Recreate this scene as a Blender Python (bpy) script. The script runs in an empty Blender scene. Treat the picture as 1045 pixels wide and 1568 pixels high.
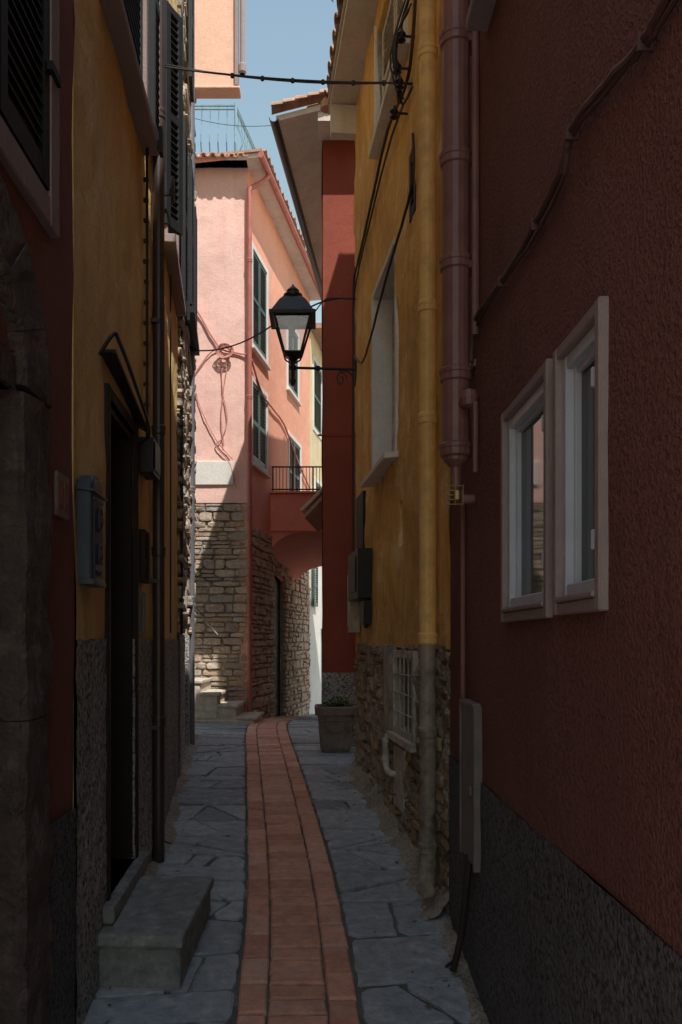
import bpy, bmesh, math, random
from mathutils import Vector, noise, Matrix
random.seed(11)
R = random.uniform
scene = bpy.context.scene

# ------------------------------------------------------------------ helpers
class Fr:
    """wall frame: u runs along the wall (k,1) so that u == world Y (or world X for frontal walls)"""
    def __init__(s, ox, oy, tx, ty, nx, ny):
        s.o = Vector((ox, oy)); s.t = Vector((tx, ty)); s.n = Vector((nx, ny)).normalized()
    def p(s, u, n, z):
        q = s.o + s.t*u + s.n*n
        return Vector((q.x, q.y, z))
W0 = Fr(0, 0, 1, 0, 0, 1)
R1 = Fr(.69, 0, 0, 1, -1, 0)
R2 = Fr(1.104, 0, -.0915, 1, -1, -.0915)
L1 = Fr(-.95, 0, 0, 1, 1, 0)
LB = Fr(-.806, 0, -.0435, 1, 1, .0435)
LC = Fr(-.49, 0, -.1, 1, 1, .1)
R3F = Fr(0, 9.5, 1, 0, 0, -1)
R3S = Fr(-1.076, 0, .118, 1, -1, .118)
PF = Fr(0, 12.5, 1, 0, 0, -1)
PS = Fr(-3.28, 0, .18, 1, 1, -.18)

def interp(tab, y):
    if y <= tab[0][0]: return tab[0][1]
    for (a, va), (b, vb) in zip(tab, tab[1:]):
        if y <= b: return va + (vb-va)*(y-a)/(b-a)
    return tab[-1][1]
def smoothtab(tab, w):
    return lambda y: sum(interp(tab, y + w*(i-4)/4) for i in range(9))/9
g = smoothtab([(-60,-.4),(-5,-.25),(0,-.1),(2,-.02),(3.5,.09),(5.4,.28),(7.5,.41),(10.4,.51),(12.5,.46),(16,.2),(25,-.4),(60,-1),(90,-1)], .7)
sc = smoothtab([(-5,-.03),(2,-.04),(3.47,-.08),(4.42,-.115),(5.39,-.19),(7.45,-.37),(10.4,-.63),(11.8,-.70),(13,-.62),(16,-.05),(20,.62),(30,2.3)], .7)
def xl(y):
    if y < 3.3: return -.95
    if y < 5.6: return -.806-.0435*y
    if y < 10.2: return -.49-.1*y
    if y < 12.4: return -1.9
    return -3.28+.18*y
def xr(y):
    if y < 4.42: return .69
    if y < 8.15: return 1.104-.0915*y
    if y < 9.5: return .6
    return -1.076+.118*y

class MB:
    def __init__(s): s.v=[]; s.f=[]; s.m=[]
    def add(s, pts): 
        i=len(s.v); s.v += [Vector(p) for p in pts]; return i
    def face(s, pts, mi=0):
        i=s.add(pts); s.f.append(tuple(range(i,i+len(pts)))); s.m.append(mi)
    def box(s, fr, u0,u1,n0,n1,z0,z1, mi=0):
        s.hexa([fr.p(u,n,z) for z in (z0,z1) for (u,n) in ((u0,n0),(u1,n0),(u1,n1),(u0,n1))],mi)
    def hexa(s, pts, mi=0):
        i=s.add(pts)
        for q in ((0,1,2,3),(4,5,6,7),(0,1,5,4),(1,2,6,5),(2,3,7,6),(3,0,4,7)):
            s.f.append(tuple(i+k for k in q)); s.m.append(mi)
    def rings(s, rs, mi=0, closed=True, cap0=True, cap1=True):
        n=len(rs[0]); ids=[s.add(r) for r in rs]
        for a,b in zip(ids, ids[1:]):
            for k in range(n if closed else n-1):
                k2=(k+1)%n
                s.f.append((a+k,a+k2,b+k2,b+k)); s.m.append(mi)
        if cap0: s.f.append(tuple(ids[0]+k for k in range(n))); s.m.append(mi)
        if cap1: s.f.append(tuple(ids[-1]+k for k in range(n))); s.m.append(mi)
    def tube(s, pts, r, mi=0, seg=8, cap=True):
        pts=[Vector(p) for p in pts]; rs=[]
        ref=None
        for i,p in enumerate(pts):
            t=(pts[min(i+1,len(pts)-1)]-pts[max(i-1,0)]).normalized()
            if ref is None:
                ref=Vector((0,0,1)) if abs(t.z)<.8 else Vector((1,0,0))
            a=(ref-t*ref.dot(t)).normalized(); b=t.cross(a); ref=a
            rs.append([p+(a*math.cos(2*math.pi*k/seg)+b*math.sin(2*math.pi*k/seg))*r for k in range(seg)])
        s.rings(rs,mi,True,cap,cap)
    def lathe(s, c, prof, seg=12, mi=0, rot=0, cap=True):
        c=Vector(c)
        s.rings([[c+Vector((r*math.cos(rot+2*math.pi*k/seg), r*math.sin(rot+2*math.pi*k/seg), z)) for k in range(seg)] for r,z in prof], mi,True,cap,cap)
    def obj(s, name, mats, parent=None, bevel=0, smooth=False, bseg=1):
        me=bpy.data.meshes.new(name)
        me.from_pydata([tuple(v) for v in s.v],[],s.f)
        for m in (mats if isinstance(mats,(list,tuple)) else [mats]): me.materials.append(m)
        for p,mi in zip(me.polygons,s.m): p.material_index=mi; p.use_smooth=smooth
        bm=bmesh.new(); bm.from_mesh(me)
        bmesh.ops.recalc_face_normals(bm, faces=bm.faces)
        bm.to_mesh(me); bm.free()
        ob=bpy.data.objects.new(name,me); scene.collection.objects.link(ob)
        if parent: ob.parent=parent
        if bevel:
            md=ob.modifiers.new('Bevel','BEVEL'); md.width=bevel; md.segments=bseg; md.limit_method='ANGLE'; md.angle_limit=math.radians(40)
        return ob
def empty(name):
    e=bpy.data.objects.new(name,None); e.empty_display_size=.3; scene.collection.objects.link(e); return e

# ------------------------------------------------------------------ materials
def newmat(name):
    m=bpy.data.materials.new(name); m.use_nodes=True; nt=m.node_tree
    for n in list(nt.nodes): nt.nodes.remove(n)
    out=nt.nodes.new('ShaderNodeOutputMaterial'); b=nt.nodes.new('ShaderNodeBsdfPrincipled')
    nt.links.new(b.outputs[0],out.inputs[0])
    return m,nt,b
def nz(nt, vec, scale, detail=3, rough=.6, dist=0):
    n=nt.nodes.new('ShaderNodeTexNoise'); n.inputs['Scale'].default_value=scale
    n.inputs['Detail'].default_value=min(detail,4); n.inputs['Roughness'].default_value=rough; n.inputs['Distortion'].default_value=dist
    nt.links.new(vec,n.inputs['Vector']); return n.outputs['Fac']
def ramp(nt, fac, stops):
    r=nt.nodes.new('ShaderNodeValToRGB'); e=r.color_ramp.elements
    while len(e)<len(stops): e.new(.5)
    for el,(p,c) in zip(e,stops):
        el.position=p; el.color=(c[0],c[1],c[2],1) if isinstance(c,(tuple,list)) else (c,c,c,1)
    nt.links.new(fac,r.inputs[0]); return r.outputs[0]
def mix(nt, fac, a, b, mode='MIX'):
    m=nt.nodes.new('ShaderNodeMix'); m.data_type='RGBA'; m.blend_type=mode
    for sock,val in ((m.inputs[0],fac),(m.inputs[6],a),(m.inputs[7],b)):
        if isinstance(val,(int,float)): sock.default_value=val
        elif isinstance(val,(tuple,list)): sock.default_value=(val[0],val[1],val[2],1)
        else: nt.links.new(val,sock)
    return m.outputs[2]
def coords(nt, sc_=(1,1,1)):
    t=nt.nodes.new('ShaderNodeTexCoord'); mp=nt.nodes.new('ShaderNodeMapping'); mp.inputs['Scale'].default_value=sc_
    nt.links.new(t.outputs['Object'],mp.inputs['Vector']); return mp.outputs[0]
def bump(nt, b, hs):
    prev=None
    for h,st,dist in hs:
        bn=nt.nodes.new('ShaderNodeBump'); bn.inputs['Strength'].default_value=st; bn.inputs['Distance'].default_value=dist
        nt.links.new(h,bn.inputs['Height'])
        if prev: nt.links.new(prev,bn.inputs['Normal'])
        prev=bn.outputs[0]
    nt.links.new(prev,b.inputs['Normal'])
def sc3(c,f): return tuple(min(1,x*f) for x in c)

def stucco(name, base, var=.25, grain=110, gd=.003, lump=9, ld=.01, stain=(.12,.09,.07), stain_amt=.35, patch=None, rough=.95, speck=None):
    m,nt,b=newmat(name); v=coords(nt); vs=coords(nt,(2.2,2.2,.35))
    n1=nz(nt,v,1.3,4,.65); c=ramp(nt,n1,[(.3,sc3(base,1-var)),(.5,base),(.72,sc3(base,1+var*.6))])
    n2=nz(nt,v,28,3,.7); c=mix(nt,.5,c,ramp(nt,n2,[(.3,.72),(.7,1.0)]),'MULTIPLY')
    n3=nz(nt,vs,2.2,4,.68); f=ramp(nt,n3,[(.46,0.),(.70,stain_amt)]); c=mix(nt,f,c,stain)
    if patch:
        n4=nz(nt,v,2.6,4,.7,.4); f=ramp(nt,n4,[(.57,0.),(.62,.75)]); c=mix(nt,f,c,patch)
    gn=nz(nt,v,grain,2,.7)
    if speck: c=mix(nt,1,c,ramp(nt,gn,[(.36,1-speck),(.5,1-speck*.25),(.66,1.0)]),'MULTIPLY')
    nt.links.new(c,b.inputs['Base Color']); b.inputs['Roughness'].default_value=rough
    b.inputs['Specular IOR Level'].default_value=.2
    bump(nt,b,[(nz(nt,v,lump,2,.6),.6,ld),(gn,.9,gd)])
    return m
def plain(name, col, rough=.6, metal=0, var=.15, bscale=60, bd=.001, spec=.5):
    m,nt,b=newmat(name); v=coords(nt)
    c=ramp(nt,nz(nt,v,9,3,.7),[(.3,sc3(col,1-var*1.6)),(.55,col),(.8,sc3(col,1+var))])
    nt.links.new(c,b.inputs['Base Color'])
    b.inputs['Roughness'].default_value=rough
    b.inputs['Metallic'].default_value=metal; b.inputs['Specular IOR Level'].default_value=spec
    bump(nt,b,[(nz(nt,v,bscale,2,.6),.5,bd)])
    return m
def stonemat(name, cols, rough=.9, bs=35, bd=.008, lichen=None, spec=.25, lth=.58, lo=.5):
    m,nt,b=newmat(name); v=coords(nt)
    geo=nt.nodes.new('ShaderNodeNewGeometry')
    k=len(cols); c=ramp(nt,geo.outputs['Random Per Island'],[(i/(max(1,k-1)),cc) for i,cc in enumerate(cols)])
    c=mix(nt,.75,c,ramp(nt,nz(nt,v,14,4,.7,.3),[(.25,lo),(.7,1.15)]),'MULTIPLY')
    if lichen: c=mix(nt,ramp(nt,nz(nt,v,7,4,.7),[(lth-.04,0.),(lth+.08,.6)]),c,lichen)
    nt.links.new(c,b.inputs['Base Color']); b.inputs['Roughness'].default_value=rough
    b.inputs['Specular IOR Level'].default_value=spec
    bump(nt,b,[(nz(nt,v,bs*.25,2,.6),.8,bd*2),(nz(nt,v,bs,4,.75),.9,bd)])
    return m

M_maroon=stucco('maroon_stucco',(.27,.115,.095),.14,75,.014,14,.006,(.16,.08,.065),.3,speck=.35)
M_maroon2=stucco('maroon_stucco_old',(.29,.125,.10),.15,90,.006,10,.006,(.18,.09,.07),.3)
M_dgrey=stucco('dark_grey_plinth',(.18,.18,.188),.15,58,.020,16,.01,(.11,.11,.11),.3,speck=.7)
M_grit=stucco('grey_roughcast',(.56,.54,.52),.2,42,.028,22,.012,(.28,.25,.22),.4,speck=.8)
M_ochre=stucco('ochre_stucco',(.94,.56,.18),.22,55,.010,7,.02,(.48,.29,.14),.6,patch=(.90,.66,.38))
M_yellow=stucco('yellow_stucco',(.95,.67,.30),.16,60,.006,6,.014,(.58,.38,.18),.5,patch=(.90,.70,.40))
M_dred=stucco('oxblood_stucco',(.33,.09,.06),.15,60,.003,6,.01,(.22,.07,.05),.3)
M_pink=stucco('pink_stucco',(.94,.62,.54),.08,50,.005,5,.014,(.80,.43,.36),.45)
M_salmon=stucco('salmon_stucco',(.94,.45,.31),.10,50,.004,5,.01,(.8,.42,.32),.4)
M_coral=stucco('coral_stucco',(.95,.36,.26),.08,50,.003,5,.01,(.8,.3,.22),.3)
M_peach=stucco('peach_stucco',(.90,.57,.43),.06,50,.003,5,.006,(.7,.5,.4),.2)
M_yellow2=stucco('pale_yellow_stucco',(.84,.68,.42),.15,60,.004,6,.014,(.5,.4,.3),.4)
M_white=stucco('white_plaster',(.84,.81,.77),.07,50,.003,6,.006,(.56,.52,.46),.35)
M_mauve=stucco('mauve_trim',(.38,.30,.285),.12,90,.003,10,.004,(.26,.2,.19),.25)
M_mortar=stucco('mortar',(.48,.42,.34),.3,45,.014,18,.02,(.22,.18,.14),.5,speck=.4)
M_ground=stucco('ground_mortar',(.19,.18,.16),.3,45,.010,12,.01,(.10,.095,.09),.6,patch=(.38,.36,.32))
M_bounce=stucco('pale_bounce_ground',(.58,.55,.50),.12,30,.006,5,.01,(.4,.37,.33),.3)  # pale surface for the added sheet that reflects sun into the alley
M_soffit=stucco('soffit_plaster',(.76,.70,.63),.12,50,.003,8,.006,(.45,.4,.35),.4)
M_stone=stonemat('rubble_stone',[(.32,.27,.22),(.60,.52,.42),(.40,.36,.32),(.64,.53,.40),(.50,.36,.26),(.44,.40,.35)],lichen=(.60,.50,.39),bs=28,bd=.014)
M_stoner=stonemat('warm_rubble',[(.54,.35,.25),(.66,.44,.32),(.46,.35,.27),(.68,.48,.35),(.54,.45,.38)],lichen=(.64,.46,.33),bs=28,bd=.014)
M_stoned=stonemat('dark_rubble',[(.28,.19,.12),(.46,.32,.21),(.34,.27,.21),(.55,.40,.26),(.22,.17,.13)],lichen=(.56,.44,.29),bs=30,bd=.020)
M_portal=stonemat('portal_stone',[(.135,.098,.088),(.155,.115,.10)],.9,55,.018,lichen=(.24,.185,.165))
M_slate=stonemat('slate_slab',[(.28,.33,.37),(.46,.51,.55),(.35,.40,.42),(.52,.56,.59),(.31,.36,.40)],.62,14,.013,lichen=(.60,.59,.56),spec=.35,lth=.61,lo=.45)
M_brick=stonemat('paving_brick',[(.74,.35,.23),(.93,.50,.36),(.84,.41,.28),(.95,.56,.42),(.70,.34,.23),(.90,.45,.31)],.85,60,.006,lichen=(.66,.45,.36),lo=.6)
M_step=stonemat('step_stone',[(.29,.305,.30),(.34,.35,.34)],.75,25,.014,lichen=(.46,.45,.43),lo=.4)
M_stair=stonemat('stair_stone',[(.62,.55,.46),(.68,.61,.51),(.58,.51,.42)],.85,25,.006)
M_tile=stonemat('roof_tile',[(.50,.28,.19),(.6,.37,.26),(.42,.27,.2),(.54,.40,.31)],.9,40,.005,lichen=(.32,.28,.24))
M_ptile=stonemat('pink_tile',[(.80,.44,.36),(.85,.52,.42),(.72,.40,.33)],.9,40,.003)
M_pipe_m=plain('maroon_pipe',(.26,.12,.105),.42)
M_pipe_y=plain('ochre_pipe',(.90,.55,.18),.5,var=.16)
M_pipe_g=plain('rusty_grey_pipe',(.33,.27,.22),.5,var=.4)
M_pipe_b=plain('brown_pipe',(.075,.055,.05),.4,.3)
M_pipe_bl=plain('bluegrey_pipe',(.16,.16,.18),.5,.2)
M_pipe_r=plain('red_pipe',(.45,.14,.11),.5)
M_iron=plain('black_iron',(.024,.023,.023),.45,.4)
M_cable=plain('cable',(.035,.028,.025),.6)
M_cable_m=plain('maroon_cable',(.10,.045,.04),.6)
M_cable_p=plain('pink_cable',(.60,.28,.24),.7)
M_shut=plain('green_shutter',(.06,.10,.085),.5)
M_shutd=plain('dark_shutter',(.016,.02,.023),.6,spec=.25)
M_teal=plain('teal_shutter',(.06,.15,.16),.5)
M_frame=plain('grey_white_frame',(.56,.60,.66),.4,var=.05)
M_frameold=plain('aged_white_frame',(.60,.56,.50),.7,var=.3)
M_rail=plain('pale_blue_rail',(.22,.36,.43),.45,.1)
M_mail=plain('blue_grey_mailbox',(.07,.09,.11),.45,.3,bd=.0006)
M_wood=plain('dark_wood',(.032,.022,.018),.6,spec=.25)
M_panel=plain('grey_panel',(.19,.16,.155),.5)
M_planter=plain('weathered_planter',(.26,.205,.185),.75,var=.25,bd=.003)
M_leaf=plain('leaf',(.09,.14,.04),.6,var=.4)
M_litter=plain('dry_leaf',(.22,.15,.07),.8,var=.5)
M_soil=plain('soil',(.05,.035,.025),.95)
M_brass=plain('brass',(.35,.24,.12),.4,.8)
def glassmat(name, col=(.012,.013,.014), rough=.05):
    m,nt,b=newmat(name); v=coords(nt)
    b.inputs['Base Color'].default_value=(*col,1); b.inputs['Roughness'].default_value=rough; b.inputs['Specular IOR Level'].default_value=.35
    bump(nt,b,[(nz(nt,v,3,2,.5),.15,.004)]); return m
M_glass=glassmat('window_glass')
m,nt,b=newmat('lantern_glass')
tr=nt.nodes.new('ShaderNodeBsdfTransparent'); tr.inputs[0].default_value=(.86,.88,.9,1)
gl=nt.nodes.new('ShaderNodeBsdfGlossy'); gl.inputs['Roughness'].default_value=.06
mx=nt.nodes.new('ShaderNodeMixShader'); mx.inputs[0].default_value=.16
nt.links.new(tr.outputs[0],mx.inputs[1]); nt.links.new(gl.outputs[0],mx.inputs[2])
nt.links.new(mx.outputs[0],[n for n in nt.nodes if n.type=='OUTPUT_MATERIAL'][0].inputs[0]); M_lglass=m

# ------------------------------------------------------------------ wall builders
def grid(a,b,step,breaks):
    br=sorted(set([a,b]+[x for x in breaks if a<x<b])); out=[]
    for p,q in zip(br,br[1:]):
        n=max(1,int(math.ceil((q-p)/step)))
        out += [p+(q-p)*i/n for i in range(n)]
    return out+[b]
def wall(mb, fr, u0,u1,z0,z1, ops=(), depth=.2, step=.15, amp=.008, mi=0, fs=1.7, reveal_mi=None):
    us=grid(u0,u1,step,[x for o in ops for x in (o[0],o[1])]); zs=grid(z0,z1,step,[x for o in ops for x in (o[2],o[3])])
    if reveal_mi is None: reveal_mi=mi
    def P(i,j,n=None):
        u,z=us[i],zs[j]
        if n is None:
            q=fr.p(u,0,z); n=amp*(noise.noise(q*fs)+.4*noise.noise(q*fs*4))
        return fr.p(u,n,z)
    nu,nzv=len(us),len(zs); base=mb.add([P(i,j) for j in range(nzv) for i in range(nu)])
    def isop(i,j):
        if i<0 or j<0 or i>=nu-1 or j>=nzv-1: return None
        uc=(us[i]+us[i+1])/2; zc=(zs[j]+zs[j+1])/2
        return any(o[0]<uc<o[1] and o[2]<zc<o[3] for o in ops)
    for j in range(nzv-1):
        for i in range(nu-1):
            if not isop(i,j):
                a=base+j*nu+i; mb.f.append((a,a+1,a+1+nu,a+nu)); mb.m.append(mi)
            else:
                for di,dj,e in ((-1,0,((i,j),(i,j+1))),(1,0,((i+1,j),(i+1,j+1))),(0,-1,((i,j),(i+1,j))),(0,1,((i,j+1),(i+1,j+1)))):
                    if isop(i+di,j+dj) is False:
                        a,b_=e; mb.face([P(*a),P(*b_),P(*b_,n=-depth),P(*a,n=-depth)],reveal_mi)
def mass(mb, fr, u0,u1,z0,z1, depth=.2, back=4, mi=0):
    mb.box(fr,u0,u1,-depth,-back,z0,z1,mi)
    for u in (u0,u1): mb.face([fr.p(u,0,z0),fr.p(u,-depth,z0),fr.p(u,-depth,z1),fr.p(u,0,z1)],mi)
    mb.face([fr.p(u0,0,z1),fr.p(u1,0,z1),fr.p(u1,-depth,z1),fr.p(u0,-depth,z1)],mi)

def stones(mb, fr, u0,u1,z0,z1, hmin=.07,hmax=.19,wmin=.12,wmax=.38, d=.035, gap=.012, mi=0, skip=None):
    z=z0
    while z<z1-.03:
        h=min(R(hmin,hmax),z1-z); u=u0-R(0,.1)
        while u<u1-.02:
            w=R(wmin,wmax)*(1.0 if h>.1 else 1.15)
            a=max(u,u0); b_=min(u+w,u1)
            rnd=random.random(); k_=R(.35,.65)
            subs=[(z,z+h)] if (h<.11 or rnd<.5) else [(z,z+h*k_),(z+h*k_,z+h)]
            for (za,zb) in subs:
                if b_-a<.04: continue
                uc,zc=(a+b_)/2,(za+zb)/2
                if skip and skip(uc,zc): continue
                hw=(b_-a)/2-gap*R(.5,1.3); hh=(zb-za)/2-gap*R(.5,1.3)
                if hw<.01 or hh<.01: continue
                dd=d*R(.3,1.3); tl=R(-.3,.3); K=14; js=[R(.88,1.04) for _ in range(K)]; ex=R(4,10); ph=R(-.1,.1); sk=R(-.12,.12)
                def ring(s,n):
                    out=[]
                    for k in range(K):
                        th=2*math.pi*(k+.5)/K+ph; c,s_=math.cos(th),math.sin(th)
                        r=(abs(c)**ex+abs(s_)**ex)**(-1/ex)*js[k]
                        x=min(1,max(-1,c*r)); y=min(1,max(-1,s_*r))
                        out.append(fr.p(uc+(x*hw+y*sk*hh)*s,n+tl*dd*y*.6+R(-.002,.002),zc+y*hh*s+sk*.25*hh*x))
                    return out
                mb.rings([ring(1,-.03),ring(1,dd*.7),ring(.965,dd*.95),ring(.6,dd*R(.97,1.08))],mi,True,False,True)
            u+=w
        z+=h
def shutter(mb, fr, u0,u1,n,z0,z1, mi=0, th=.035, fw=.05, pitch=.05, rail=True):
    mb.box(fr,u0,u0+fw,n,n+th,z0,z1,mi); mb.box(fr,u1-fw,u1,n,n+th,z0,z1,mi)
    mb.box(fr,u0+fw,u1-fw,n+.002,n+th-.002,z0,z0+fw*1.4,mi); mb.box(fr,u0+fw,u1-fw,n+.002,n+th-.002,z1-fw,z1,mi)
    if rail: mb.box(fr,u0+fw,u1-fw,n+.002,n+th-.002,(z0+z1)/2-fw*.6,(z0+z1)/2+fw*.6,mi)
    z=z0+fw*1.4
    while z<z1-fw:
        a,b_=u0+fw,u1-fw
        mb.hexa([fr.p(a,n+.002,z+.028),fr.p(b_,n+.002,z+.028),fr.p(b_,n+th-.004,z),fr.p(a,n+th-.004,z),
                 fr.p(a,n+.002,z+.036),fr.p(b_,n+.002,z+.036),fr.p(b_,n+th-.004,z+.008),fr.p(a,n+th-.004,z+.008)],mi)
        z+=pitch
def frame(mb, fr, u0,u1,n0,n1,z0,z1,w,mi=0, bottom=True):
    mb.box(fr,u0,u0+w,n0,n1,z0,z1,mi); mb.box(fr,u1-w,u1,n0,n1,z0,z1,mi)
    mb.box(fr,u0+w,u1-w,n0,n1-.002,z1-w,z1,mi)
    if bottom: mb.box(fr,u0+w,u1-w,n0,n1-.002,z0,z0+w,mi)
def tiles(mb, org, along, up, count, pitch, length, r=.07, mi=0, rows=1):
    along=Vector(along).normalized(); up=Vector(up).normalized(); nn=along.cross(up).normalized()
    if nn.z<0: nn=-nn
    for k in range(count):
        for rw in range(rows):
            o=Vector(org)+along*pitch*(k+.5)+up*(rw*length*.85)+nn*(.012*rw+R(-.006,.006))+up*R(-.015,.015)
            def arc(c,rad,flip=1): return [c+along*math.cos(math.pi*i/8)*rad+nn*math.sin(math.pi*i/8)*rad*.8*flip for i in range(9)]
            a=arc(o,r*1.05)+list(reversed(arc(o,r*1.05-.014))); b_=arc(o+up*length,r*.85)+list(reversed(arc(o+up*length,r*.85-.014)))
            mb.rings([a,b_],mi)
            o2=o+along*pitch*.5+nn*.015
            a=arc(o2,r*.8,-.7)+list(reversed(arc(o2,r*.8-.014,-.7))); b_=arc(o2+up*length,r*.9,-.7)+list(reversed(arc(o2+up*length,r*.9-.014,-.7)))
            mb.rings([a,b_],mi)
def sag(p,q,s,n=16):
    p,q=Vector(p),Vector(q); return [p.lerp(q,i/n)-Vector((0,0,s*4*(i/n)*(1-i/n))) for i in range(n+1)]
def wob(pts,a=.006,sub=5):
    pts=[Vector(p) for p in pts]; out=[]
    P=[pts[0]]+pts+[pts[-1]]
    for i in range(1,len(P)-2):
        for k in range(sub):
            t=k/sub; p0,p1,p2,p3=P[i-1],P[i],P[i+1],P[i+2]
            q=.5*((2*p1)+(p2-p0)*t+(2*p0-5*p1+4*p2-p3)*t*t+(3*p1-p0-3*p2+p3)*t**3)
            out.append(q+Vector((0,R(-a,a),R(-a,a))))
    return out+[pts[-1]]
def pipe(mb, x,y,z0,z1,r,joints=(),mi=0,seg=16):
    mb.tube([(x,y,z0),(x,y,z1)],r,mi,seg)
    for zj in joints:
        mb.lathe((x,y,zj),[(r*1.0,-.035),(r*1.14,-.028),(r*1.14,.0),(r*1.2,.004),(r*1.2,.02),(r*1.0,.03)],seg,mi)

# ------------------------------------------------------------------ ground
mb=MB()
xs=[-120,-30,-6]+[-3+.12*i for i in range(51)]+[6,30,120]
ys=[-120,-40,-6]+[-3+.12*i for i in range(260)]+[32,45,80,140]
base=mb.add([Vector((x,y,g(y)+(.006*noise.noise(Vector((x*5,y*5,0))) if abs(x)<4 else 0))) for y in ys for x in xs])
nx=len(xs)
for j in range(len(ys)-1):
    for i in range(nx-1):
        a=base+j*nx+i; mb.f.append((a,a+1,a+1+nx,a+nx)); mb.m.append(0)
mb.obj('ground',M_ground,smooth=True)
mb=MB()
yy=[-40,-20,-10,-6,-4,-3,-2,-1.2]
for a,b_ in zip(yy,yy[1:]): mb.face([(-25,a,g(a)+.03),(25,a,g(a)+.03),(25,b_,g(b_)+.03),(-25,b_,g(b_)+.03)])
mb.obj('unseen_bounce_ground',M_bounce)  # unseen pale sheet behind the camera, added to bounce sunlight into the alley

def clip(poly,p,nrm):
    out=[]
    for i in range(len(poly)):
        a,b_=poly[i],poly[(i+1)%len(poly)]; da=(a-p).dot(nrm); db=(b_-p).dot(nrm)
        if da<=0: out.append(a)
        if (da<0<db) or (db<0<da): out.append(a+(b_-a)*(da/(da-db)))
    return out
def shrink(poly,d):
    n=len(poly); out=poly[:]
    c=sum(poly,Vector((0,0)))/n
    for i in range(n):
        a,b_=poly[i],poly[(i+1)%n]; e=b_-a
        if e.length<1e-6: continue
        nr=Vector((e.y,-e.x)).normalized()
        if (c-a).dot(nr)>0: nr=-nr
        out=clip(out,a-nr*d,nr)
        if len(out)<3: return []
    return out
def slabs(mb,fa,fb,y0,y1,W,cell=.42):
    """roughly coursed slate: slanting cross cuts, then each course split by random cuts"""
    polys=[]; y=y0; sl0=0
    while y<y1:
        h=R(.55,1.35)*cell; ye=min(y+h,y1); sl1=R(-.13,.13) if ye<y1 else 0
        P0=[Vector((0,y-sl0*.5)),Vector((W,y+sl0*.5)),Vector((W,ye+sl1*.5)),Vector((0,ye-sl1*.5))]
        todo=[P0]
        for c_ in range(random.choice((0,1,1,2))):
            q=max(todo,key=lambda p:(max(v.x for v in p)-min(v.x for v in p))*(max(v.y for v in p)-min(v.y for v in p)))
            todo.remove(q); c=sum(q,Vector((0,0)))/len(q)+Vector((R(-.08,.08),R(-.05,.05)))
            a=R(-.75,.75) if random.random()<.7 else R(1.0,2.1); nr=Vector((math.cos(a),math.sin(a)))
            for s_ in (1,-1):
                r_=clip(q,c,nr*s_)
                if len(r_)>=3: todo.append(r_)
        polys+=todo; y=ye; sl0=sl1
    for poly in polys:
        o=shrink(poly,R(.005,.014))
        if len(o)<3: continue
        oc=[]
        for i in range(len(o)):
            a,b_,c_=o[i-1],o[i],o[(i+1)%len(o)]; k=R(.01,.05)
            d1,d2=(a-b_),(c_-b_)
            if d1.length>.15 and d2.length>.15: oc+=[b_+d1.normalized()*k*R(.3,1),b_+d2.normalized()*k]
            else: oc.append(b_)
        rr=[]
        for i in range(len(oc)):
            a,b_=oc[i],oc[(i+1)%len(oc)]; L=(b_-a).length; k=max(1,int(L/.05))
            for t in range(k):
                q=a.lerp(b_,t/k); rr.append(q+Vector((R(-.006,.006),R(-.006,.006))))
        c=sum(rr,Vector((0,0)))/len(rr); tx,ty,dz=R(-.03,.03),R(-.03,.03),R(-.005,.008)
        def mp(q,s,dzz):
            q=c+(q-c)*s; v=q.x/W; y=q.y; x=fa(y)+(fb(y)-fa(y))*v
            return Vector((x,y,g(y)+.014+dz+(q.x-c.x)*tx+(q.y-c.y)*ty+dzz+R(-.001,.001)))
        mb.rings([[mp(q,1,-.03) for q in rr],[mp(q,1,-.005) for q in rr],[mp(q,.96,.001) for q in rr],[mp(q,.6,.002) for q in rr]],0,True,False,True)
pav=empty('slate_paving')
mb=MB(); slabs(mb,lambda y:xl(y)-.03,lambda y:sc(y)-.262,.8,10.2,.72,.36)
slabs(mb,lambda y:-1.9,lambda y:sc(y)-.262,10.2,12.5,1.1)
slabs(mb,lambda y:sc(y)+.262,lambda y:xr(y)+.02,.8,8.2,.62,.36)
slabs(mb,lambda y:sc(y)+.262,lambda y:xr(y)+.02,8.2,9.5,.85)
slabs(mb,lambda y:sc(y)+.262,lambda y:xr(y)+.02,9.5,14,.55)
slabs(mb,lambda y:xl(y),lambda y:xr(y),14,22,1.4)
mb.obj('slabs',M_slate,pav)
mb=MB()
def brick(s0,s1,v0,v1,gs=.009,gv=.005):
    s0+=gs; s1-=gs; v0+=gv; v1-=gv; dz=R(-.004,.004)+.024
    def P(s,v,e,z):
        s=min(max(s,s0+e),s1-e); v=min(max(v,v0+e),v1-e)
        dx=(sc(s+.05)-sc(s-.05))/.1
        return Vector((sc(s)+v,s-dx*v,g(s)+z+dz))
    cs=[(s0,v0),(s0,v1),(s1,v1),(s1,v0)]; j=[R(-.004,.004) for _ in range(8)]
    def rg(e,z): return [P(s,v,e,z)+Vector((j[2*i],j[2*i+1],0)) for i,(s,v) in enumerate(cs)]
    mb.rings([rg(0,-.04),rg(0,-.009),rg(.008,0)],0,True,False,True)
y=.8
while y<14: brick(y,y+.122,-.125,.125); y+=.122
for sd in (-1,1):
    y=.8+(.1 if sd>0 else 0)
    while y<14:
        a,b_=(-.255,-.125) if sd<0 else (.125,.255)
        brick(y,y+.245,a,b_); y+=.245
mb.obj('brick_strip',M_brick)
mb=MB()
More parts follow.
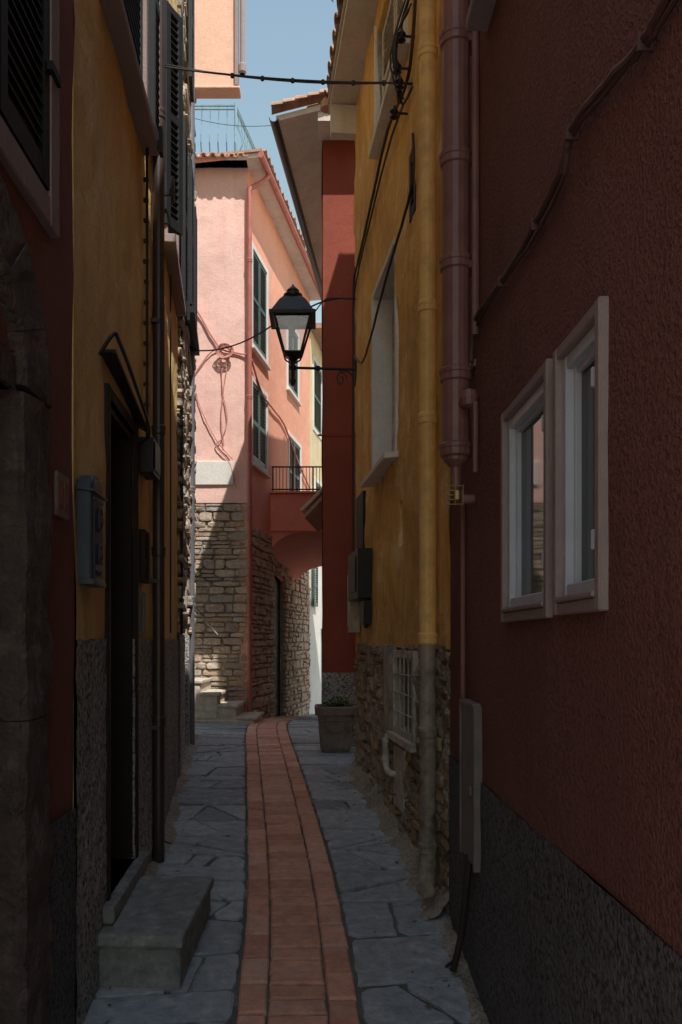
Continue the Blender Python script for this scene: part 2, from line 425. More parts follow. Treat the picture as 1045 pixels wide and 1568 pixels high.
for (fr,a,b_,w,h) in ((R1,1,4.42,.05,.05),(R2,4.42,8.12,.10,.13),(LB,4.7,5.6,.06,.06),(LC,5.6,10.1,.07,.07)):
    rows=[]; y=a
    while y<=b_+.001:
        k=.55+.75*abs(noise.noise(Vector((y*3,fr.o.x*7,0))))+.3*noise.noise(Vector((y*14,3,0)))
        gz=g(y); rows.append([fr.p(y,-.02,gz-.02),fr.p(y,-.01,gz+h*k*1.3),fr.p(y,w*k*.35+.01,gz+h*k*.75),fr.p(y,w*k*.8,gz+.035),fr.p(y,w*k*1.3+.03,gz+.012),fr.p(y,w*k*1.3+.06,gz-.02)]); y+=.04
    mb.rings(rows,0,False,False,False)
mb.obj('mortar_fillet',M_mortar,pav,smooth=True)
mb=MB()
for i in range(150):
    y=R(2.6,9.5); sd=random.choice((0,1)); e_=abs(random.gauss(0,.13))
    x=(xl(y)+.05+e_) if sd else (xr(y)-.1-e_)
    r_=R(.004,.013); a=R(0,6.28); c=Vector((x,y,g(y)+.022+.003))
    d1=Vector((math.cos(a),math.sin(a),R(-.1,.2)))*r_*1.8; d2=Vector((-math.sin(a),math.cos(a),R(-.2,.2)))*r_*.8
    mb.face([c-d1,c+d2*.9,c+d1,c-d2+Vector((0,0,r_*.4))])
mb.obj('leaf_litter',M_litter)

# ------------------------------------------------------------------ R1 maroon house
e=empty('maroon_house'); mb=MB(); HR=8.8; YB=-1.6
w1=(2.485,3.11,1.715,2.475); w2=(2.02,2.42,1.72,2.47)
def inset(o,d): return (o[0]+d,o[1]-d,o[2]+d,o[3]-d)
wall(mb,R1,YB,4.42,1.05,HR,[inset(w1,.045),inset(w2,.045)],.16,.16,.008)
mass(mb,R1,YB,4.42,-.6,HR,.16,5); mb.box(R1,YB,4.42,-.16,-.02,-.6,1.0,0)
mb.obj('walls',M_maroon,e)
mb=MB(); wall(mb,R1,YB,4.425,-.5,1.052,[],.1,.08,.004,fs=6)
mb.face([R1.p(4.425,0,-.5),R1.p(4.425,-.3,-.5),R1.p(4.425,-.3,1.052),R1.p(4.425,0,1.052)])
for v in mb.v: v.x-=.006
mb.obj('plinth',M_dgrey,e)
mb=MB(); mg=MB(); mw=MB()
for o in (w1,w2):
    frame(mb,R1,o[0],o[1],-.05,.022,o[2],o[3],.034)
    mb.box(R1,o[0]+.034,o[1]-.034,-.05,.028,o[2]+.0345,o[2]+.05)
    i=inset(o,.034); frame(mw,R1,i[0],i[1],-.09,.004,i[2]+.014,i[3],.036)
    j=inset(i,.032); frame(mw,R1,j[0],j[1],-.085,-.018,j[2],j[3],.020)
    mg.box(R1,i[0]+.03,i[1]-.03,-.10,-.035,i[2]+.03,i[3]-.03)
    for zz in (i[2]+.12,i[3]-.16): mw.tube([R1.p(i[0]+.05,.006,zz),R1.p(i[0]+.05,.006,zz+.05)],.008)
mb.obj('window_surrounds',M_mauve,e,.004); mw.obj('window_frames',M_frame,e,.003); mg.obj('window_panes',M_glass,e)
mb=MB(); mb.box(R1,2.2,3.45,-.02,.09,4.12,4.17); mb.box(R1,2.25,3.4,-.02,.03,4.17,5.6)
mb.obj('upper_window_sill',M_mauve,e,.005)
mb=MB(); mb.box(R1,YB,4.6,-5,.35,HR,HR+.15); mb.obj('roof',M_tile,e)

dp=empty('maroon_drainpipe'); mb=MB()
pipe(mb,.61,3.75,2.46,8.7,.062,(3.77,3.31,2.82,4.3,2.49))
mb.lathe((.61,3.75,0),[(.062,2.5),(.055,2.44),(.025,2.41),(.022,2.33)],16)
mb.tube(wob([(.61,3.75,2.35),(.61,3.75,2.29),(.64,3.74,2.27),(.70,3.74,2.27)],0,4),.022,0,10)
mb.lathe((.645,3.62,2.68),[(.01,-.04),(.032,-.03),(.042,0),(.032,.03),(.012,.04)],12)
mb.tube([(.645,3.62,2.68),(.63,3.68,2.68),(.61,3.75,2.66)],.02)
mb.tube([(.668,3.6,2.66),(.668,3.6,2.36)],.012)
mb.tube([(.672,3.62,2.95),(.672,3.62,8.7)],.016)
mb.tube([(.675,3.95,2.3),(.675,3.95,1.35)],.012)
for z in (3.29,4.28,2.86): mb.box(R1,3.7,3.8,-.01,.03,z-.015,z+.015)
mb.obj('pipe',M_pipe_m,dp)
mb=MB()
for i in range(5): mb.tube([(.56,3.72+.0,2.245+.02*i),(.635,3.72,2.245+.02*i)],.003,0,6)
for x in (.56,.6,.635): mb.tube([(x,3.715,2.24),(x,3.715,2.33)],.003,0,6)
mb.lathe((.615,3.735,2.285),[(.01,-.03),(.026,-.02),(.026,.02),(.01,.03)],12)
mb.obj('valve_cage',M_brass,dp)

cb=empty('facade_cable'); mb=MB()
pts=[(.672,.6,2.92),(.672,1.2,2.87),(.672,1.607,2.886),(.672,1.748,2.887),(.672,2.025,2.96),(.672,2.25,3.0),(.672,2.34,2.946),(.672,2.615,2.937),(.672,2.91,2.948),(.672,3.41,3.0),(.672,3.617,3.013),(.668,3.68,2.93),(.668,3.69,2.86)]
mb.tube(wob(pts,.004,5),.0105,0,8)
p2=[Vector(p)+Vector((.004,.01,-.02+R(-.012,.012))) for p in pts]
mb.tube(wob(p2,.004,5),.006,0,6)
mb.obj('cable',M_cable_m,cb); mb=MB()
for y,z in ((1.748,2.887),(2.25,3.0),(2.615,2.937),(3.1,2.965)): mb.box(R1,y-.004,y+.004,0,.032,z-.025,z+.013)
mb.obj('clips',M_cable_m,cb)

up=empty('utility_panel'); mb=MB()
mb.box(R1,3.60,3.92,-.01,.028,.68,1.36); mb.obj('cabinet',M_panel,up,.004)
mb=MB(); mb.box(R1,3.575,3.60,-.01,.034,.67,1.37); mb.box(R1,3.92,3.945,-.01,.034,.67,1.37); mb.box(R1,3.6,3.92,-.01,.036,1.36,1.38); mb.box(R1,3.62,3.90,.028,.031,.98,.985); mb.lathe(R1.p(3.66,.03,1.0),[(.008,-.02),(.008,.02)],8)
mb.obj('cabinet_frame',M_panel,up,.002)
mb=MB(); mb.tube(wob([R1.p(3.72,.02,.70),R1.p(3.74,.03,.58),R1.p(3.78,.045,.40),R1.p(3.85,.06,.22),R1.p(3.9,.1,.15)],.002,5),.008,0,8)
mb.tube(wob([R1.p(3.76,.02,.70),R1.p(3.77,.035,.5),R1.p(3.8,.05,.32),R1.p(3.83,.08,.16)],.002,5),.016,0,8)
mb.obj('loose_hose',M_cable,up)

# ------------------------------------------------------------------ R2 ochre house
e=empty('ochre_house'); mb=MB()
ow=[(6.0,7.04,2.97,4.49),(5.6,6.78,5.58,6.5),(5.86,5.96,2.3,2.62),(5.33,5.52,4.35,4.78),(7.55,7.9,2.3,2.95)]
wall(mb,R2,4.42,8.12,1.60,6.8,ow,.22,.1,.032,fs=1.6)
mass(mb,R2,4.42,8.12,-.5,6.8,.22,4)
mb.box(W0,.95,5,6.0,8.1,6.8,8.4)  # unseen set-back storey, added to block sun from the walls beyond
mb.obj('walls',M_ochre,e,smooth=False)
mb=MB()
wall(mb,R2,4.42,8.12,.1,1.62,[(5.35,6.05,1.02,1.5)],.2,.035,.045,fs=9)
for v in mb.v: v.x+=.004
mb.obj('rubble_backing',M_mortar,e)
mb=MB(); stones(mb,R2,4.43,8.12,.2,1.6,.04,.13,.06,.22,.035,.010,0,lambda u,z:(5.25<u<6.15 and .98<z) or z<g(u)-.05 or random.random()<.1)
for v in mb.v: v.x+=.018
mb.obj('rubble_base',M_stoned,e,smooth=False)
mb=MB(); mf=MB(); mg=MB()
o=ow[0]
mb.box(R2,o[0]-.03,o[0]+.02,-.2,.012,o[2],o[3]); mb.box(R2,o[1]-.02,o[1]+.03,-.2,.012,o[2],o[3]+.03); mb.box(R2,o[0]+.02,o[1]-.02,-.2,.010,o[3]-.02,o[3]+.03)
mb.hexa([R2.p(o[0]-.06,-.2,o[2]-.02),R2.p(o[1]+.06,-.2,o[2]-.02),R2.p(o[1]+.06,.1,o[2]-.05),R2.p(o[0]-.06,.1,o[2]-.05),R2.p(o[0]-.06,-.2,o[2]+.03),R2.p(o[1]+.06,-.2,o[2]+.03),R2.p(o[1]+.06,.1,o[2]-.01),R2.p(o[0]-.06,.1,o[2]-.01)])
mf.box(R2,o[0]+.02,o[0]+.08,-.2,-.15,o[2]+.03,o[3]-.02); mf.box(R2,o[1]-.08,o[1]-.02,-.2,-.15,o[2]+.03,o[3]-.02); mf.box(R2,6.48,6.56,-.2,-.148,o[2]+.03,o[3]-.02)
mg.box(R2,o[0]+.08,o[1]-.08,-.2,-.18,o[2]+.03,o[3]-.02)
o=ow[1]
mb.box(R2,o[0]-.04,o[0],-.2,.03,o[2],6.56); mb.box(R2,o[1],o[1]+.04,-.2,.03,o[2],6.56); mb.box(R2,o[0]-.08,o[1]+.08,-.2,.07,o[2]-.05,o[2])
mb.obj('window_reveals',M_white,e,.004)
shutter(mf,R2,o[0]+.02,o[0]+.58,-.06,o[2]+.02,6.48,0); shutter(mf,R2,o[0]+.6,o[1]-.02,-.06,o[2]+.02,6.48,0)
mf.obj('window_joinery',M_frameold,e,.003); mg.obj('window_panes',M_glass,e)
mb=MB()
frame(mb,R2,5.33,6.07,-.06,.02,1.0,1.58,.05)
mb.box(R2,5.28,6.12,-.05,.05,.95,1.0)
for k in range(1,5): mb.tube([R2.p(5.36+.14*k,.015,1.04),R2.p(5.36+.14*k,.015,1.54)],.006,0,6)
for k in range(1,4): mb.tube([R2.p(5.38,.02,1.03+.13*k),R2.p(6.02,.02,1.03+.13*k)],.006,0,6)
mb.box(R2,5.62,5.98,-.02,.025,.50,.92); 
mb.obj('cellar_window',M_frameold,e,.004)
mb=MB(); mb.box(R2,5.39,6.01,-.1,-.05,1.06,1.52); mb.obj('cellar_pane',M_panel,e)
mb=MB(); mb.box(R2,6.08,6.3,-.02,.04,.95,1.62); mb.obj('cellar_shutter',M_pipe_g,e,.004)
mb=MB(); shutter(mb,R2,5.33,5.52,-.03,4.36,4.77,0); mb.box(R2,5.86,5.96,-.1,-.06,2.3,2.62)
mb.box(R2,7.5,7.95,-.05,.02,2.28,2.97)
mb.obj('small_openings',M_shutd,e)
mb=MB()
za=6.74
mb.hexa([R2.p(4.45,-.3,za+.02),R2.p(8.22,-.3,za+.02),R2.p(8.22,.25,za-.02),R2.p(4.45,.25,za-.02),R2.p(4.45,-.3,za+.08),R2.p(8.22,-.3,za+.08),R2.p(8.22,.25,za+.03),R2.p(4.45,.25,za+.03)])
mb.hexa([R2.p(4.45,.27,za+.03),R2.p(8.22,.27,za+.03),R2.p(8.22,-.6,za+.3),R2.p(4.45,-.6,za+.3),R2.p(4.45,.27,za+.05),R2.p(8.22,.27,za+.05),R2.p(8.22,-.6,za+.33),R2.p(4.45,-.6,za+.33)])
mb.box(R2,8.05,8.16,.0,.24,6.45,6.72)
mb.obj('eave_soffit',M_soffit,e)
mb=MB(); d=Vector((-.0915,1,0)).normalized(); tiles(mb,R2.p(4.45,.29,za+.09),d,Vector((1,.09,.3)),19,.2,.42,.075,0,2)
for k in range(4): mb.lathe(R2.p(8.2,.26-.16*k,za+.07+.045*k),[(.07,-.05),(.075,0),(.04,.05)],10)
mb.obj('roof_tiles',M_tile,e)
mb=MB()
for i in range(90):
    c=R2.p(6.9+R(-.12,.12),.30+R(-.08,.06),za+.1+R(0,.28)); a=Vector((R(-1,1),R(-1,1),R(-.3,1))).normalized()*R(.02,.05); b_=Vector((R(-1,1),R(-1,1),R(-1,1))).normalized()*.014
    mb.face([c-b_,c+a*.5-b_*1.4,c+a,c+b_])
mb.obj('roof_weeds',M_leaf,e)

dp=empty('ochre_drainpipe'); mb=MB()
pipe(mb,.60,4.64,1.63,6.7,.047,(1.66,2.86,3.47,4.86,5.9)); mb.obj('upper_pipe',M_pipe_y,dp)
mb=MB(); pipe(mb,.60,4.64,.46,1.64,.045,(1.15,.52)); 
mb.tube(wob([(.60,4.64,.48),(.60,4.63,.40),(.59,4.58,.34),(.575,4.52,.32)],0,4),.048,0,14)
mb.obj('lower_pipe',M_pipe_g,dp)

pv=empty('waste_pipe'); mb=MB()
mb.tube(wob([R2.p(6.1,-.02,.98),R2.p(6.1,.05,.96),R2.p(6.1,.06,.85),R2.p(6.08,.06,.76),R2.p(5.95,.06,.72),R2.p(5.9,.0,.72)],0,4),.022,0,12)
for z in (.93,.8): mb.lathe(R2.p(6.1,.058,z),[(.022,-.02),(.029,-.015),(.029,.015),(.022,.02)],12)
mb.obj('elbow',M_frameold,pv)

mx_=empty('electric_meter_box'); mb=MB()
mb.box(R2,7.1,7.75,0,.12,2.0,2.42); mb.box(R2,7.2,7.5,.12,.13,2.06,2.36); mb.tube([R2.p(7.15,.04,1.75),R2.p(7.15,.04,2.0)],.02); mb.box(R2,7.1,7.35,0,.07,1.78,1.98)
mb.obj('box',M_iron,mx_,.006)
mx_=empty('gas_meter_box'); mb=MB(); mb.box(R2,7.82,8.08,0,.08,1.72,2.32); mb.box(R2,7.86,8.04,.08,.09,1.78,2.26); mb.obj('box',M_frameold,mx_,.006)

cb=empty('facade_cable'); mb=MB()
def r2(u,z,n=.03): return R2.p(u,n,z)
mb.tube(wob([r2(5.2,5.6),r2(5.44,5.25),r2(6.19,5.36),r2(7.11,5.2),r2(7.7,5.1),r2(8.02,5.02),r2(8.06,4.5),r2(8.06,4.2),r2(8.08,3.4),r2(8.06,2.4)],.006,6),.011,0,6)
mb.tube(wob([r2(5.3,5.1),r2(6.0,5.22),r2(7.0,5.12),r2(8.0,4.9),r2(8.04,4.3)],.006,6),.008,0,6)
mb.tube(wob([r2(5.28,4.8),r2(5.3,4.5),r2(5.8,4.35,.04),r2(6.19,4.25,.05),r2(6.93,4.08,.05),r2(7.5,4.1),r2(7.98,4.32)],.005,6),.009,0,6)
mb.tube(wob([r2(4.86,5.2,.04),r2(4.84,4.3,.05),r2(4.8,3.8,.03),r2(4.82,3.3,.04),r2(4.86,3.0,.02),r2(4.84,2.8)],.004,6),.008,0,6)
mb.tube(wob([r2(4.98,5.3,.03),r2(4.95,4.6,.03),r2(4.92,4.0,.04),r2(4.93,3.1,.03),r2(4.9,2.9)],.004,6),.005,0,6)
mb.obj('cable',M_cable,cb)
mb=MB()
for (u,z) in ((5.35,5.45),(5.5,5.35),(5.42,5.2),(5.6,5.12)):
    mb.tube([R2.p(u,0,z),R2.p(u,.09,z)],.008); mb.lathe(R2.p(u,.09,z),[(.01,-.04),(.03,-.03),(.016,-.01),(.03,.01),(.016,.03),(.01,.045)],10)
for i in range(6): mb.tube(wob([R2.p(5.35+R(-.05,.05),.03,5.7+R(-.1,.1)),R2.p(5.45+R(-.1,.1),R(.08,.14),5.45),R2.p(5.5+R(-.05,.1),R(.03,.08),5.15)],.004,5),.006,0,6)
mb.obj('insulators',M_iron,cb)
ow_=empty('overhead_wire'); mb=MB()
A,B=(-1.04,5.5,5.37),(.52,5.44,5.22)
mb.tube(sag(A,B,.03),.007,0,6); mb.tube(sag(Vector(A)+Vector((0,0,.02)),Vector(B)+Vector((0,0,.0)),.05),.005,0,6)
for k in range(5,16,2):
    p=sag(A,B,.035)[k]; mb.lathe(p,[(.012,-.012),(.012,.012)],6)
mb.obj('wire',M_cable,ow_)
ow_=empty('overhead_wire'); mb=MB(); mb.tube(sag((-1.45,9.4,7.45),(-.38,9.2,7.24),.06),.003,0,5)
mb.obj('wire',M_cable,ow_)
ow_=empty('overhead_wire'); mb=MB(); mb.tube(sag((-1.40,9.3,4.83),(-.29,8.0,4.72),.12),.008,0,6)
mb.tube(sag((-.18,8.0,4.72),(.36,8.05,4.88),-.06,10),.008,0,6)
mb.tube(wob([(.30,8.0,4.86),(.1,8.0,4.87),(0,8,4.78),(-.05,8,4.7)],.003,5),.006,0,6)
mb.obj('wire',M_cable,ow_)

# ------------------------------------------------------------------ street lamp
e=empty('street_lamp'); c=Vector((-.235,8.0,0)); q=math.pi/4; s2=math.sqrt(2)
mb=MB()
mb.lathe(c,[(.215*s2,4.655),(.215*s2,4.685),(.19*s2,4.70),(.12*s2,4.82),(.085*s2,4.86)],4,0,q)
mb.lathe(c,[(.075,4.855),(.09,4.875),(.09,4.90),(.055,4.925),(.06,4.94),(.035,4.965),(.012,4.985),(.006,5.0)],14)
a0,a1=.165,.078
for sx in (-1,1):
    for sy in (-1,1):
        mb.tube([c+Vector((sx*a0,sy*a0,4.66)),c+Vector((sx*a1,sy*a1,4.34))],.011,0,6)
for z,a in ((4.655,a0),(4.345,a1)):
    for sx,sy,ex,ey in ((-1,-1,1,-1),(1,-1,1,1),(1,1,-1,1),(-1,1,-1,-1)):
        mb.tube([c+Vector((sx*a,sy*a,z)),c+Vector((ex*a,ey*a,z))],.011,0,6)
mb.lathe(c,[(a1*s2*1.0,4.345),(a1*s2*.8,4.32),(.03*s2,4.30)],4,0,q)
mb.lathe(c,[(.03,4.31),(.045,4.29),(.02,4.27),(.02,4.235),(.035,4.23),(.035,4.2),(.018,4.19),(.018,4.12),(.028,4.10),(.022,4.07),(.004,4.04)],12)
for sx in (-1,1):
    mb.tube(wob([c+Vector((sx*.075,0,4.345)),c+Vector((sx*.07,0,4.29)),c+Vector((0,0,4.25))],0,5),.008,0,6)
mb.tube([c+Vector((0,0,4.215)),(.38,8.05,4.215)],.013,0,10)
mb.lathe((.0,8.02,4.215),[(.02,-.02),(.02,.02)],8)
mb.box(Fr(0,8.05,1,0,0,1),.35,.375,-.03,.03,4.05,4.32)
sp=[(.24+.055*(1-t/22)*math.cos(t*.45)-.02,8.04,4.12+.075*(1-t/26)*math.sin(t*.45)) for t in range(20)]
mb.tube(sp,.006,0,6)
sp=[(.345,8.05,4.07),(.33,8.05,4.15),(.27,8.04,4.195),(.2,8.04,4.2)]
mb.tube(wob(sp,0,5),.007,0,6)
mb.obj('iron_frame',M_iron,e)
mb=MB()
for (x0,y0,x1,y1) in ((-1,-1,1,-1),(1,-1,1,1),(1,1,-1,1),(-1,1,-1,-1)):
    mb.face([c+Vector((x0*a0,y0*a0,4.65)),c+Vector((x1*a0,y1*a0,4.65)),c+Vector((x1*a1,y1*a1,4.35)),c+Vector((x0*a1,y0*a1,4.35))])
mb.obj('glass_panes',M_lglass,e)
mb=MB(); mb.lathe(c,[(.045,4.65),(.05,4.60),(.02,4.57),(.02,4.5)],12); mb.lathe(c,[(.14,4.662),(.14,4.654),(.05,4.652)],20); mb.obj('lamp_holder',M_frame,e)

# ------------------------------------------------------------------ R3 oxblood house
e=empty('oxblood_house'); mb=MB(); YE=14.3
wall(mb,R3F,.055,3,1.28,7.25,[],.2,.12,.012); mass(mb,R3F,.06,3,-.5,7.3,.2,.4)
wall(mb,R3S,9.5,YE,.0,7.25,[(11.6,12.4,4.6,5.9)],.15,.25,.01); mass(mb,R3S,9.6,YE,-1,7.25,.15,4)
mb.obj('walls',M_dred,e)
mb=MB(); wall(mb,R3F,.045,1.2,.2,1.285,[],.1,.05,.008,fs=8); 
for v in mb.v: v.y-=.015
mb.obj('plinth',M_grit,e)
mb=MB()
mb.box(R3F,-.0,3,.0,.012,3.93,3.95)
mb.obj('render_joint',M_dred,e)
mb=MB()
def rp(x,y,z): return Vector((x,y,z+.26*max(0,(x-(-.40+.118*(y-9.5))))))
ya,yb=9.12,YE+.2
def ex(y,d): return -1.076+.118*y-d
pts=[rp(ex(ya,.45),ya,7.22),rp(4,ya,7.22),rp(4,yb,7.22),rp(ex(yb,.45),yb,7.22)]
mb.hexa(pts+[p+Vector((0,0,.06)) for p in pts])
mb.hexa([(.0,9.14,7.24),(.62,9.14,7.24),(.62,9.5,7.24),(.0,9.5,7.24),(.0,9.14,7.36),(.62,9.14,7.5),(.62,9.5,7.5),(.0,9.5,7.36)])
mb.obj('roof_slab',M_soffit,e)
mb=MB()
for i in range(9):
    x0=ex(ya,.5)+i*.13; z=7.22+.26*(i*.13)+.11
    a=Vector((x0,ya-.02,z)); b_=Vector((x0+.17,ya-.02,z+.035))
    def arc(c,rad): return [c+Vector((0,math.cos(math.pi*k/8)*rad,math.sin(math.pi*k/8)*rad*.8)) for k in range(9)]
    mb.rings([arc(a,.085)+list(reversed(arc(a,.07))),arc(b_,.07)+list(reversed(arc(b_,.056)))])
tiles(mb,rp(ex(9.2,.47),9.2,7.31),Vector((.118,1,0)),Vector((1,-.1,.26)),25,.2,.42,.075,0,3)
mb.lathe((.33,9.3,7.6),[(.07,-.06),(.11,-.02),(.09,.08),(.03,.13)],9)
mb.obj('roof_tiles',M_tile,e)
mb=MB()
gp=[[Vector((ex(y,.47)+.05*math.cos(a),y,7.24+.05*math.sin(a))) for a in [math.pi+ math.pi*k/8 for k in range(9)]]+[Vector((ex(y,.47)+.043*math.cos(a),y,7.24+.043*math.sin(a))) for a in [2*math.pi- math.pi*k/8 for k in range(9)]] for y in (ya-.04,12,YE+.2)]
mb.rings(gp); mb.obj('gutter',M_iron,e)
mb=MB(); mb.hexa([R3S.p(10.6,-.02,3.55),R3S.p(12.0,-.02,3.55),R3S.p(12.0,.34,3.18),R3S.p(10.6,.34,3.18),R3S.p(10.6,-.02,3.61),R3S.p(12.0,-.02,3.61),R3S.p(12.0,.34,3.24),R3S.p(10.6,.34,3.24)])
mb.obj('canopy_board',M_tile,e)
mb=MB(); tiles(mb,R3S.p(10.6,.37,3.27),Vector((.118,1,0)),Vector((.36,0,.37)),7,.2,.5,.07); mb.obj('canopy_tiles',M_tile,e)

# ------------------------------------------------------------------ planter
e=empty('flower_planter'); mb=MB(); cx,cy,gz=.185,9.02,g(9.0)+.012
def rr(hw,hd,z,k=.05):
    out=[]
    for (sx,sy,a0_) in ((1,1,0),(-1,1,math.pi/2),(-1,-1,math.pi),(1,-1,1.5*math.pi)):
        for t in range(4):
            a=a0_+t*math.pi/6; out.append(Vector((cx+sx*(hw-k)+k*math.cos(a),cy+sy*(hd-k)+k*math.sin(a),gz+z)))
    return out
mb.rings([rr(.14,.14,.0),rr(.15,.15,.03),rr(.16,.16,.045),rr(.165,.165,.10),rr(.185,.185,.36),rr(.19,.19,.385),rr(.215,.215,.395),rr(.22,.22,.47),rr(.21,.21,.482),rr(.185,.185,.475),rr(.18,.18,.42)])
def fy(z): return cy-(.162+.085*z)-.004
for rad in (.10,.125):
    mb.tube([(cx+rad*math.cos(a),fy(.34+rad*math.sin(a)),gz+.33+rad*1.15*math.sin(a)) for a in [math.pi+math.pi*k/16 for k in range(17)]],.008,0,6)
mb.tube([(cx-.155,fy(.34),gz+.335),(cx+.155,fy(.34),gz+.335)],.008,0,6)
mb.obj('pot',M_planter,e)
mb=MB(); mb.rings([rr(.18,.18,.43),rr(.17,.17,.445)]); mb.obj('soil',M_soil,e)
mb=MB()
for i in range(420):
    c0=Vector((cx+random.gauss(.03,.07),cy+random.gauss(0,.07),gz+.45+abs(random.gauss(0,.045)))); a=Vector((R(-1,1),R(-1,1),R(-.2,1))).normalized()*R(.02,.045); b_=a.cross(Vector((R(-1,1),R(-1,1),1))).normalized()*.011
    mb.face([c0,c0+a*.5-b_,c0+a,c0+a*.5+b_])
mb.obj('plant',M_leaf,e)

# ------------------------------------------------------------------ pink house
e=empty('pink_house'); 
mb=MB(); wall(mb,PF,-5,-1.03,3.67,8.6,[],.2,.12,.014); mass(mb,PF,-5,-1.04,-.5,8.6,.25,4); mb.obj('front_wall',M_pink,e)
mb=MB(); wall(mb,PF,-5,-1.03,.2,3.69,[],.1,.06,.02,fs=7)
for v in mb.v: v.y+=.028
mb.obj('rubble_backing',M_mortar,e)
mb=MB(); stones(mb,PF,-2.9,-1.03,.40,3.66,.05,.16,.10,.40,.035,.007); 
for v in mb.v: v.y+=.02
mb.obj('rubble_front',M_stone,e)
psw=[(12.74,13.62,6.10,7.55),(12.72,13.60,4.35,5.55),(15.3,16.3,4.1,5.35),(15.2,16.1,6.2,7.4)]
mb=MB(); wall(mb,PS,12.5,17.3,3.35,8.6,psw,.14,.15,.01); mass(mb,PS,12.5,17.3,-1,8.6,.14,3)
mb.obj('side_wall',M_salmon,e)
mb=MB(); wall(mb,PS,12.52,17.3,-.5,3.37,[(14.2,15.0,-.5,2.75)],.14,.06,.03,fs=7)
for v in mb.v: v.x-=.02
mb.obj('side_backing',M_mortar,e)
mb=MB(); stones(mb,PS,12.5,14.15,.2,3.36,.06,.18,.1,.3,.035,.008); stones(mb,PS,14.95,17.2,-.3,3.36,.08,.2,.12,.35,.035,.01); stones(mb,PS,14.15,14.95,2.75,3.36,.08,.2,.12,.35,.035,.01)
mb.obj('side_rubble',M_stoner,e)
mb=MB(); ms=MB(); mf=MB()
for o in psw:
    frame(ms,PS,o[0]-.08,o[1]+.08,-.02,.02,o[2]-.06,o[3]+.06,.08)
    mid=(o[0]+o[1])/2; shutter(mb,PS,o[0]+.01,mid-.005,-.03,o[2]+.02,o[3]-.02); shutter(mb,PS,mid+.005,o[1]-.01,-.03,o[2]+.02,o[3]-.02)
    mf.box(PS,o[0]-.1,o[1]+.1,-.02,.06,o[2]-.1,o[2]-.06)
mb.obj('shutters',M_shut,e); ms.obj('window_surrounds',M_white,e,.004); mf.obj('sills',M_white,e,.004)
mb=MB(); mb.box(PS,14.2,15.0,-.14,-.09,-.4,2.75); mb.obj('passage_door',M_wood,e)
mb=MB(); mb.box(PF,-1.80,-1.24,-.01,.03,3.93,4.28); mb.obj('plaque',M_white,e,.006)
mb=MB(); tiles(mb,(-3.2,12.22,8.62),(1,0,0),(0,1,.18),16,.135,.5,.055); mb.obj('front_tiles',M_ptile,e)
mb=MB(); mb.box(W0,-5,-1.03,12.3,15,8.6,8.68); mb.obj('terrace_slab',M_peach,e)
mb=MB()
mb.box(PS,12.25,17.4,-2,.24,8.60,8.66); mb.obj('side_soffit',M_soffit,e)
mb=MB(); mb.box(PS,12.22,17.4,-1.0,.28,8.662,8.70); tiles(mb,PS.p(12.3,.3,8.73),Vector((.18,1,0)),Vector((-1,.18,.1)),25,.2,.3,.055); mb.obj('side_tiles',M_tile,e)
mb=MB(); mb.tube([PS.p(12.2,.27,8.6),PS.p(17.4,.27,8.6)],.045,0,10); mb.obj('gutter',M_pipe_r,e)
mb=MB(); mb.box(W0,-3,-1.62,13.0,13.2,8.68,8.95); mb.box(W0,-1.95,-1.65,13.5,13.8,8.68,9.3); mb.obj('terrace_parapet',M_peach,e)
rl=empty('terrace_railing'); mb=MB(); z0,z1=8.76,9.58
def run(pts_fn,n,outv):
    for z in (z1,z1-.05,z0): mb.tube([pts_fn(0)+Vector((0,0,z)),pts_fn(1)+Vector((0,0,z))],.018,0,6)
    for k in range(n+1):
        b0=pts_fn(k/n); prof=[(0,0),(.04,.1),(.10,.22),(.09,.34),(.03,.5),(0,.62),(0,z1-z0)]
        mb.tube([b0+outv*a+Vector((0,0,z0+h)) for a,h in prof],.011,0,5)
run(lambda t:Vector((-2.6+1.38*t,12.6,0)),11,Vector((0,-1,0)))
run(lambda t:Vector((-1.22+.18*4*t,12.6+4*t,0)),24,Vector((1,-.18,0)))
for p in ((-1.22,12.6),(-1.95,12.6)): mb.tube([(p[0],p[1],8.68),(p[0],p[1],z1+.03)],.022,0,8)
mb.obj('railing',M_rail,rl)
dp=empty('red_downpipe'); mb=MB()
mb.tube(wob([PS.p(12.7,.27,8.58),PS.p(12.62,.2,8.45),(-1.0,12.42,8.25)],0,4),.036,0,12)
pipe(mb,-1.0,12.42,.5,8.26,.036,(7.2,5.2,3.6,2.0)); mb.obj('pipe',M_pipe_r,dp)
cb=empty('facade_cable'); mb=MB()
def pf(px,z,n=.03): return PF.p(px,n,z)
mb.tube(wob([pf(-1.95,6.75),pf(-1.75,6.45),pf(-1.55,6.1),pf(-1.4,5.92),pf(-1.1,5.85),(-.98,12.4,5.82)],.004,5),.014,0,6)
mb.tube(wob([PS.p(12.6,.03,5.8),PS.p(13.2,.03,5.5),PS.p(13.9,.03,5.45),PS.p(14.8,.03,5.4),PS.p(16,.03,5.0),PS.p(17.2,.03,4.7)],.004,5),.016,0,6)
for i in range(7):
    r_=.07+.010*i; mb.tube([PF.p(-1.36+r_*math.cos(a)+R(-.008,.008),.05+.01*i,5.87+r_*.8*math.sin(a)+R(-.008,.008)) for a in [2*math.pi*k/18 for k in range(19)]],.006,0,5,False)
mb.tube(wob([pf(-1.42,5.8),pf(-1.40,5.3),pf(-1.33,4.9),pf(-1.42,4.6),pf(-1.5,4.5),pf(-1.3,4.25),pf(-1.2,3.9)],.006,5),.008,0,5)
